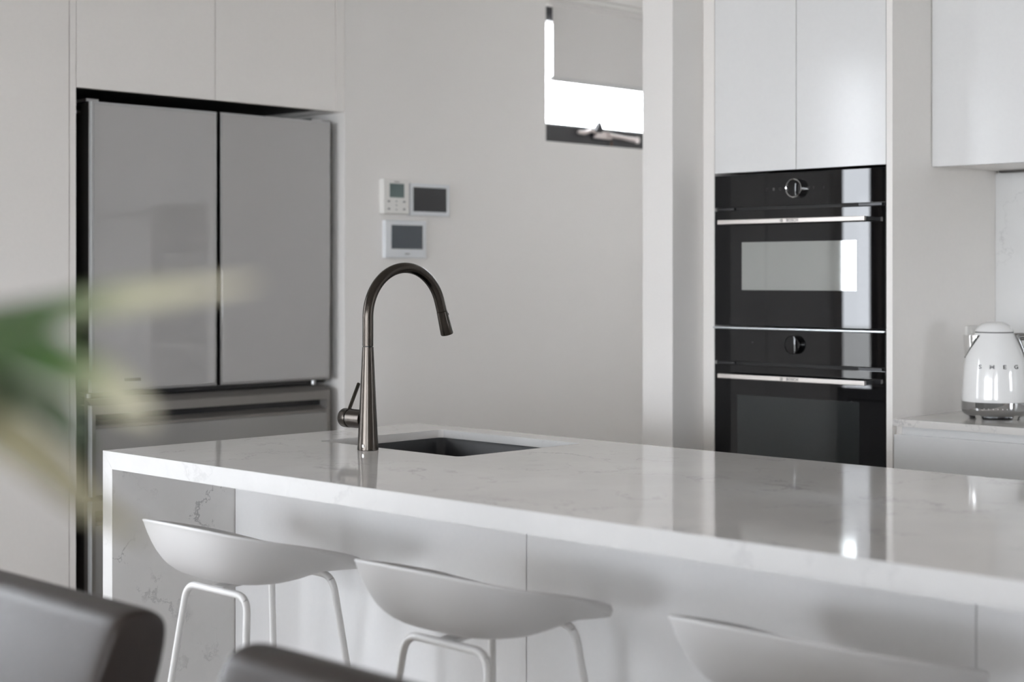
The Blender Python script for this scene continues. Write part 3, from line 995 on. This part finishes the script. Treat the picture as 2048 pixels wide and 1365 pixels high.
# ------------------------------------------------------------------ kettle
kt = thing('electric_kettle', 'white retro electric kettle with chrome base and spout', 'kettle', (-2.2097, 4.1543, BZ), math.radians(34))
body = lathe('body', [(.0885, .046), (.0896, .048), (.0896, .056), (.0885, .080), (.0872, .102), (.0852, .125), (.0834, .147), (.0795, .171), (.0735, .190),
               (.0685, .202), (.0615, .218), (.0555, .231), (.0525, .2375), (.0515, .2385)], 'kettle', kt, 72)
lathe('lid_seam', [(.0510, .2380), (.0522, .2390), (.0522, .2408), (.0510, .2412)], 'kettle_dark', kt, 64)
lathe('lid', [(.0520, .2412), (.0526, .2425), (.0500, .2480), (.0430, .2575), (.0340, .2645), (.0220, .2685), (.0100, .2695), (0, .2697)], 'kettle', kt, 64)
bs = lathe('base', [(.0700, .0085), (.0800, .0085), (.0835, .0120), (.0890, .0210), (.0896, .0250), (.0896, .0470), (.0880, .0475), (0.0, .0475)], 'chrome_base', kt, 72)
lathe('base_plate', [(.055, 0.0005), (.066, .0005), (.069, .004), (.069, .0086), (0, .0086)], 'steel_dark', kt, 64)
for a in (-52, -128, 52, 128):
    ca, sa = math.cos(math.radians(a)), math.sin(math.radians(a))
    bm = bmesh.new()
    add_box(bm, .066, .084, -.010, .010, 0, .013)
    for v in bm.verts:
        if v.co.z < .005 and v.co.x > .07:
            v.co.x -= .006
    bmesh.ops.bevel(bm, geom=list(bm.edges), offset=.0015, segments=2, affect='EDGES')
    bmesh.ops.rotate(bm, verts=bm.verts, matrix=Matrix.Rotation(math.radians(a), 3, 'Z'))
    obj('foot', bm, 'chrome', kt, local=True)
for k in range(7):
    a = math.radians(-90 - 24 + 8.0 * k)
    bm = bmesh.new()
    bmesh.ops.create_uvsphere(bm, u_segments=10, v_segments=6, radius=.0014)
    bmesh.ops.translate(bm, verts=bm.verts, vec=(.0896 * math.cos(a), .0896 * math.sin(a), .030))
    obj('indicator', bm, 'plastic', bs, local=True)
# spout: beak growing out of the -x side
bm = bmesh.new()
def body_r(z):
    P = [(.056, .0896), (.102, .0872), (.147, .0834), (.171, .0795), (.190, .0735), (.202, .0685), (.218, .0615), (.231, .0555), (.24, .052)]
    for (z0_, r0), (z1_, r1) in zip(P[:-1], P[1:]):
        if z <= z1_:
            return r0 + (r1 - r0) * (z - z0_) / (z1_ - z0_)
    return P[-1][1]
rings = []
NZ, NA = 9, 13
for i in range(NZ):
    f_ = i / (NZ - 1)
    z = .168 + f_ * (.2315 - .168)
    rb = body_r(z)
    tip = .0800 + .0050 * f_
    half = math.radians(4 + 34 * f_ ** 0.8)
    rw = []
    for k in range(NA):
        g = -1 + 2 * k / (NA - 1)
        a = PI + g * half
        rr = rb - .0015 + (max(tip - rb, 0) + .0015) * (1 - abs(g) ** 1.5)
        rw.append((rr * math.cos(a), rr * math.sin(a), z))
    rings.append([bm.verts.new(p) for p in rw])
for i in range(NZ - 1):
    for k in range(NA - 1):
        bm.faces.new((rings[i][k], rings[i][k + 1], rings[i + 1][k + 1], rings[i + 1][k]))
bm.faces.new(rings[-1] + [bm.verts.new((-.045, 0, .2315))])
sp_ = obj('spout', bm, 'chrome', kt, local=True)
smooth_by_angle(sp_, 50)
sd = sp_.modifiers.new('thickness', 'SOLIDIFY'); sd.thickness = .0012; sd.offset = -1
# dark seam around the spout
for sgn in (-1, 1):
    pts = []
    for i in range(NZ):
        f_ = i / (NZ - 1)
        z = .168 + f_ * (.2315 - .168)
        a = PI + sgn * math.radians(4 + 34 * f_ ** 0.8)
        rr = body_r(z) + .0003
        pts.append((rr * math.cos(a), rr * math.sin(a), z))
    tube('spout_seam', pts, .0011, 'kettle_dark', sp_, 8, local=True)
# handle on the +x side
hp = [(.052, 0, .226), (.075, 0, .2275), (.100, 0, .2250), (.122, 0, .2130), (.135, 0, .190), (.139, 0, .160), (.136, 0, .125), (.126, 0, .092), (.110, 0, .070), (.084, 0, .062)]
tube('handle', hp, [.0115, .0105, .010, .010, .010, .010, .010, .010, .010, .011], 'chrome_dark', kt, 18, local=True)
pts = []
for i in range(9):
    f_ = i / 8
    z = .150 + f_ * .082
    pts.append(((body_r(z) + .002) * math.cos(-.16 * (0.3 + f_)), (body_r(z) + .002) * math.sin(-.16 * (0.3 + f_)), z))
tube('handle_strip', pts, [.004, .005, .006, .006, .006, .006, .007, .008, .008], 'chrome_dark', kt, 10, local=True)
# raised chrome letters around the body
for ch, ang in zip('SMEG', (-33.0, -10.5, 12.5, 37.0)):
    a = math.radians(-90 + ang)
    z = .1455
    rr = body_r(z) + .0003
    o_ = text('letter', ch, .0155, 'letter', body, (rr * math.cos(a), rr * math.sin(a), z), (PI / 2 - math.radians(7), 0, a + PI / 2), .0009, stretch=1.28, bold=.0002)

# ------------------------------------------------------------------ bar stools
def stool_shell():
    """closed low-back shell; local coords, floor at z=0, front = +y"""
    bm_ = bmesh.new()
    HW, HD, RC = 0.220, 0.190, 0.138
    NA_, NV = 72, 16
    zb, zf = 0.8085, 0.728
    def plan(th):
        """rounded rectangle outline by polar angle"""
        dx_, dy_ = math.cos(th), math.sin(th)
        p = 3.0
        k = (abs(dx_ / HW) ** p + abs(dy_ / HD) ** p) ** (-1 / p)
        return dx_ * k, dy_ * k
    def sst(x_):
        x_ = max(0, min(1, x_))
        return x_ * x_ * (3 - 2 * x_)
    RZ = [(-.19, .824), (-.167, .817), (-.137, .810), (-.094, .800), (-.047, .790), (0, .779), (.047, .767), (.094, .754), (.137, .739), (.167, .728), (.19, .722)]
    def rim_z(y_):
        for (ya_, za_), (yb_, zb_) in zip(RZ[:-1], RZ[1:]):
            if y_ <= yb_:
                return za_ + (zb_ - za_) * max(0, (y_ - ya_)) / (yb_ - ya_)
        return RZ[-1][1]
    top_, bot_ = [], []
    zb0 = 0.696
    for i in range(NA_):
        th = 2 * PI * i / NA_
        ox, oy = plan(th)
        zr_ = rim_z(oy)
        front = sst((oy + 0.06) / 0.22)
        p_exp = 5.6 * (1 - front) + 1.35 * front
        edge_t = 0.008 + 0.012 * front                              # edge thickness
        zru = zr_ - edge_t
        rb_, rt_ = [], []
        for j in range(NV + 1):
            v_ = j / NV
            v2 = 1 - (1 - v_) ** 1.5
            zz = zb0 + (zru - zb0) * v2 ** p_exp
            rb_.append((ox * v2 * (1 - .012 * (v2 ** 8)), oy * v2 * (1 - .012 * (v2 ** 8)), zz))
            inn = 1 - 0.035 * (v2 ** 2)
            zt_ = zb0 + .010 + (zr_ - .0025 - zb0 - .010) * v2 ** (p_exp * 1.02 if front < .5 else p_exp)
            rt_.append((ox * v2 * inn, oy * v2 * inn, zt_))
        bot_.append(rb_); top_.append((rt_, (ox * .993, oy * .993, zr_ - .001)))
    B = [[None] * (NV + 1) for _ in range(NA_)]
    T = [[None] * (NV + 1) for _ in range(NA_)]
    cb = bm_.verts.new((0, 0, zb0)); ct = bm_.verts.new((0, 0, zb0 + .010))
    rim = []
    mid = []
    for i in range(NA_):
        for j in range(1, NV + 1):
            B[i][j] = bm_.verts.new(bot_[i][j]); T[i][j] = bm_.verts.new(top_[i][0][j])
        ox, oy = plan(2 * PI * i / NA_)
        zb_e = bot_[i][NV][2]; zt_e = top_[i][1][2]
        mid.append(bm_.verts.new((ox, oy, zb_e + (zt_e - zb_e) * .55)))
        rim.append(bm_.verts.new((ox * .990, oy * .990, zt_e)))
    for i in range(NA_):
        k = (i + 1) % NA_
        bm_.faces.new((cb, B[k][1], B[i][1])); bm_.faces.new((ct, T[i][1], T[k][1]))
        for j in range(1, NV):
            bm_.faces.new((B[i][j], B[k][j], B[k][j + 1], B[i][j + 1]))
            bm_.faces.new((T[i][j], T[i][j + 1], T[k][j + 1], T[k][j]))
        bm_.faces.new((B[i][NV], B[k][NV], mid[k], mid[i]))
        bm_.faces.new((mid[i], mid[k], rim[k], rim[i]))
        bm_.faces.new((rim[i], rim[k], T[k][NV], T[i][NV]))
    return bm_


def bend(p0, p1, p2, r_, n=7):
    """points of a round bend at p1"""
    p0, p1, p2 = Vector(p0), Vector(p1), Vector(p2)
    a = (p0 - p1).normalized(); b_ = (p2 - p1).normalized()
    s_ = p1 + a * r_; e_ = p1 + b_ * r_
    out_ = []
    for k in range(n + 1):
        f_ = k / n
        out_.append(s_ * (1 - f_) ** 2 + p1 * 2 * f_ * (1 - f_) + e_ * f_ * f_)
    return out_


def make_stool(label):
    t_ = thing('bar_stool', label, 'stool', group='white bar stools along the island')
    sh = obj('seat_shell', stool_shell(), 'stool', t_, smooth=True, local=True)
    k = 0.115
    rt = 0.0075
    for yb_, zb_, sgn in ((-.088, .6780, -1), (.128, .6930, 1)):
        L_ = [(-.105 - k * zb_, yb_ + sgn * k * zb_, .006), (-.105, yb_, zb_), (.105, yb_, zb_), (.105 + k * zb_, yb_ + sgn * k * zb_, .006)]
        br = bend(L_[0], L_[1], L_[2], .034)
        br2 = bend(L_[1], L_[2], L_[3], .034)
        tube('cross_bar', br[3:] + br2[:5], rt, 'powder', t_, 16, local=True)
        for a_, b_ in ((L_[0], br[:4]), (L_[3], br2[4:][::-1])):
            lg = tube('leg', [a_] + list(b_), rt, 'powder', t_, 16, local=True)
            tube('foot_cap', [(a_[0], a_[1], 0), (a_[0], a_[1], .012)], .010, 'plastic', lg, 12, local=True)
    # brace strap under the shell between the cross bars
    bm_ = bmesh.new()
    sec = [(-.086, .6860, .018), (-.03, .6900, .020), (.06, .6930, .020), (.126, .7000, .018)]
    ring_ = []
    for y_, zt_, w_ in sec:
        ring_.append([bm_.verts.new(p) for p in ((-w_, y_, zt_ - .006), (w_, y_, zt_ - .006), (w_, y_, zt_), (-w_, y_, zt_))])
    for A, B in zip(ring_[:-1], ring_[1:]):
        for q in range(4):
            bm_.faces.new((A[q], A[(q + 1) % 4], B[(q + 1) % 4], B[q]))
    bm_.faces.new(ring_[0][::-1]); bm_.faces.new(ring_[-1])
    br_ = obj('brace', bm_, 'powder', t_, local=True)
    for y_, z_ in ((-.02, .6815), (.06, .6852)):
        lathe('screw', [(.005, .0), (.005, .003), (0, .003)], 'kettle_dark', br_, 12, (0.012, y_, z_))
    # foot rest ring
    fz = 0.29
    f1, f2 = .105 + k * (.678 - fz), .105 + k * (.693 - fz)
    ya, yb2 = -.088 - k * (.678 - fz), .128 + k * (.693 - fz)
    tube('foot_rest', [(-f1, ya, fz), (f1, ya, fz)], .006, 'powder', t_, 12, local=True)
    tube('foot_rest', [(-f2, yb2, fz), (f2, yb2, fz)], .006, 'powder', t_, 12, local=True)
    for s_ in (-1, 1):
        tube('foot_rest', [(s_ * f1, ya, fz), (s_ * f2, yb2, fz)], .006, 'powder', t_, 12, local=True)
    return t_


def dup(root, loc, rotz, label):
    r_ = root.copy(); COL.objects.link(r_)
    r_.location = loc; r_.rotation_euler = (0, 0, rotz); r_['label'] = label
    for ch in list(root.children):
        c_ = ch.copy(); COL.objects.link(c_); c_.parent = r_
        for g_ in ch.children:
            d_ = g_.copy(); COL.objects.link(d_); d_.parent = c_
    return r_


st = make_stool('white plastic bar stool nearest the waterfall end of the island')
st.location = (-2.735, 1.997, 0)
dup(st, (-2.052, 1.999, 0), 0, 'white plastic bar stool in the middle of the three')
dup(st, (-1.345, 2.019, 0), 0, 'white plastic bar stool farthest from the waterfall end, cut off by the frame')

# ------------------------------------------------------------------ dining chairs, table, plant (near the camera)
def make_chair(label):
    """leather dining chair, local coords; the sitter faces -y, back rest on the +y side"""
    t_ = thing('dining_chair', label, 'chair', group='dark leather dining chairs')
    W = 0.26
    # padded back: section in (y,z), lofted along x with rounded ends
    bm_ = bmesh.new()
    sec = []
    spine = [(-.105, .44, .056), (-.092, .54, .056), (-.068, .64, .054), (-.038, .74, .052), (-.012, .81, .050), (.000, .850, .043)]
    front_, back_ = [], []
    for y_, z_, h_ in spine:
        front_.append((y_ - h_, z_)); back_.append((y_ + h_, z_))
    tp_ = []
    for q in range(1, 8):
        a = PI * q / 8
        tp_.append((.000 - .043 * math.cos(a), .850 + .028 * math.sin(a)))
    outl = front_ + tp_ + back_[::-1]
    cy_ = sum(p[0] for p in outl) / len(outl); czz = sum(p[1] for p in outl) / len(outl)
    rings_ = []
    stations = [(-W, .84), (-W + .003, .93), (-W + .009, .98), (-W + .02, 1.0), (-.12, 1), (0, 1), (.12, 1), (W - .02, 1.0), (W - .009, .98), (W - .003, .93), (W, .84)]
    for x_, s_ in stations:
        row = []
        for (y_, z_) in outl:
            # shrink thickness and top height only
            yl = -.105 + (z_ - .44) / (.850 - .44) * .105
            row.append(bm_.verts.new((x_, yl + (y_ - yl) * s_, z_ - (1 - s_) * .06 * max(0, (z_ - .7) / .16))))
        rings_.append(row)
    for A, B in zip(rings_[:-1], rings_[1:]):
        for i in range(len(A)):
            j = (i + 1) % len(A)
            bm_.faces.new((A[i], A[j], B[j], B[i]))
    bm_.faces.new(rings_[0][::-1]); bm_.faces.new(rings_[-1])
    bk_ = obj('backrest', bm_, 'leather', t_, smooth=True, local=True)
    bk_.modifiers.new('soft', 'SUBSURF').render_levels = 1
    seat = box('seat', -W, W, -.56, -.09, .37, .47, 'leather', t_, .03, True, 4)
    for x_ in (-W + .03, W - .03):
        for y_ in (-.52, -.11):
            bm_ = bmesh.new()
            add_tube(bm_, [(x_ * 1.03, y_ + (.03 if y_ > -.3 else -.01), 0), (x_, y_, .375)], [.013, .020], 12)
            smooth_by_angle(obj('leg', bm_, 'wood', t_, local=True))
    # stitched piping along both ends of the back
    return t_


c1 = make_chair('dark brown leather dining chair at the left edge, showing its broad back')
c1.location = (-2.098, 1.165, 0)
dup(c1, (-1.332, 1.155, 0), 0, 'dark brown leather dining chair in front of the middle bar stool')
dup(c1, (-0.60, 1.155, 0), 0, 'unseen dark brown leather dining chair added to shade the last bar stool')  # third chair, unseen, added to shade the stools and island panel

tb = thing('dining_table', 'dark timber dining table below the plant', 'table', (-1.5, 0.42, 0))
box('table_top', -2.65, -0.45, -0.02, 0.80, 0.712, 0.75, 'wood', tb, 0.003)
for x_ in (-2.55, -0.55):
    for y_ in (0.10, 0.50):
        box('leg', x_ - .035, x_ + .035, y_ - .035, y_ + .035, 0, 0.712, 'wood', tb, 0.003)

pl = thing('potted_plant', 'blurred leafy plant with green and cream strap leaves', 'plant', (-0.70, 0.292, 0.75))
lathe('pot', [(.045, 0), (.055, .004), (.068, .10), (.072, .20), (.070, .205), (.064, .20), (.060, .185), (0, .185)], 'pot', pl, 40)
lathe('soil', [(.0605, .180), (.0605, .187), (0, .189)], 'soil', pl, 32)
for k, (dx_, dy_) in enumerate(((0, 0), (.018, .012), (-.014, .016), (.010, -.018))):
    tube('stem', [(dx_, dy_, .18), (dx_ * 1.4, dy_ * 1.2, .32), (dx_ * 2 + .01, dy_ * 1.5 + .01, .47)], [.006, .005, .0035], 'stem', pl, 10, local=True)


def leaf(pts, width, m, roll=0.0):
    """strap leaf through world points: folded along the midrib, thin solid"""
    P = [Vector(p) for p in pts]
    # Catmull-Rom resample
    Q = []
    ext = [P[0] * 2 - P[1]] + P + [P[-1] * 2 - P[-2]]
    for i in range(1, len(ext) - 2):
        for k_ in range(6):
            t_ = k_ / 6
            p0, p1, p2, p3 = ext[i - 1], ext[i], ext[i + 1], ext[i + 2]
            Q.append(0.5 * ((2 * p1) + (p2 - p0) * t_ + (2 * p0 - 5 * p1 + 4 * p2 - p3) * t_ ** 2 + (-p0 + 3 * p1 - 3 * p2 + p3) * t_ ** 3))
    Q.append(P[-1])
    n_ = len(Q)
    bm_ = bmesh.new()
    uvl = bm_.loops.layers.uv.new('UVMap')
    rows = []
    for i in range(n_):
        v_ = i / (n_ - 1)
        tg = (Q[min(i + 1, n_ - 1)] - Q[max(i - 1, 0)]).normalized()
        side = tg.cross(Vector((math.sin(roll) * .8, -math.cos(roll) * .8, .7))).normalized()
        nrm = side.cross(tg).normalized()
        w_ = width * 0.5 * (math.sin(PI * min(1, v_ * .92 + .08)) ** .6) * (1 - v_ ** 4 * .6) + .0006
        rows.append([(bm_.verts.new(Q[i] + side * w_ * g + nrm * (abs(g) * w_ * .25)), (g * .5 + .5, v_)) for g in (-1, -.5, 0, .5, 1)])
    for i in range(n_ - 1):
        for k_ in range(4):
            q_ = (rows[i][k_], rows[i][k_ + 1], rows[i + 1][k_ + 1], rows[i + 1][k_])
            f_ = bm_.faces.new([a[0] for a in q_])
            for lp, a in zip(f_.loops, q_):
                lp[uvl].uv = a[1]
    o_ = obj('leaf', bm_, m, pl, smooth=True)
    s_ = o_.modifiers.new('thickness', 'SOLIDIFY'); s_.thickness = .0008
    return o_


base = (-0.684, 0.302, 1.235)
leaf([base, (-0.653, 0.322, 1.285), (-0.630, 0.344, 1.296), (-0.609, 0.366, 1.304), (-0.578, 0.385, 1.309), (-0.547, 0.404, 1.314)], .022, 'leaf')
leaf([base, (-0.668, 0.329, 1.280), (-0.672, 0.348, 1.297), (-0.674, 0.368, 1.303), (-0.678, 0.388, 1.296)], .024, 'leaf_green')
leaf([base, (-0.638, 0.314, 1.273), (-0.629, 0.334, 1.266), (-0.621, 0.354, 1.255), (-0.612, 0.362, 1.238)], .022, 'leaf_green')
leaf([base, (-0.607, 0.299, 1.279), (-0.586, 0.320, 1.283), (-0.568, 0.338, 1.275), (-0.557, 0.350, 1.264), (-0.551, 0.355, 1.258)], .020, 'leaf')
leaf([base, (-0.653, 0.322, 1.259), (-0.632, 0.331, 1.251), (-0.611, 0.341, 1.238), (-0.590, 0.350, 1.222), (-0.566, 0.362, 1.209)], .018, 'leaf_olive')
leaf([base, (-0.638, 0.314, 1.279), (-0.616, 0.325, 1.288), (-0.597, 0.333, 1.289), (-0.588, 0.341, 1.278)], .016, 'leaf_green')
# leaves on the far side of the plant, outside the picture
rnd = random.Random(3)
for k in range(9):
    a = math.radians(135 + 19 * k)
    L_ = rnd.uniform(.12, .2)
    ca, sa = math.cos(a), math.sin(a)
    leaf([base, (base[0] + ca * L_ * .35, base[1] + sa * L_ * .35, base[2] + .07), (base[0] + ca * L_ * .7, base[1] + sa * L_ * .7, base[2] + .08),
          (base[0] + ca * L_, base[1] + sa * L_, base[2] + rnd.uniform(0, .05))], .02, 'leaf_green', a)
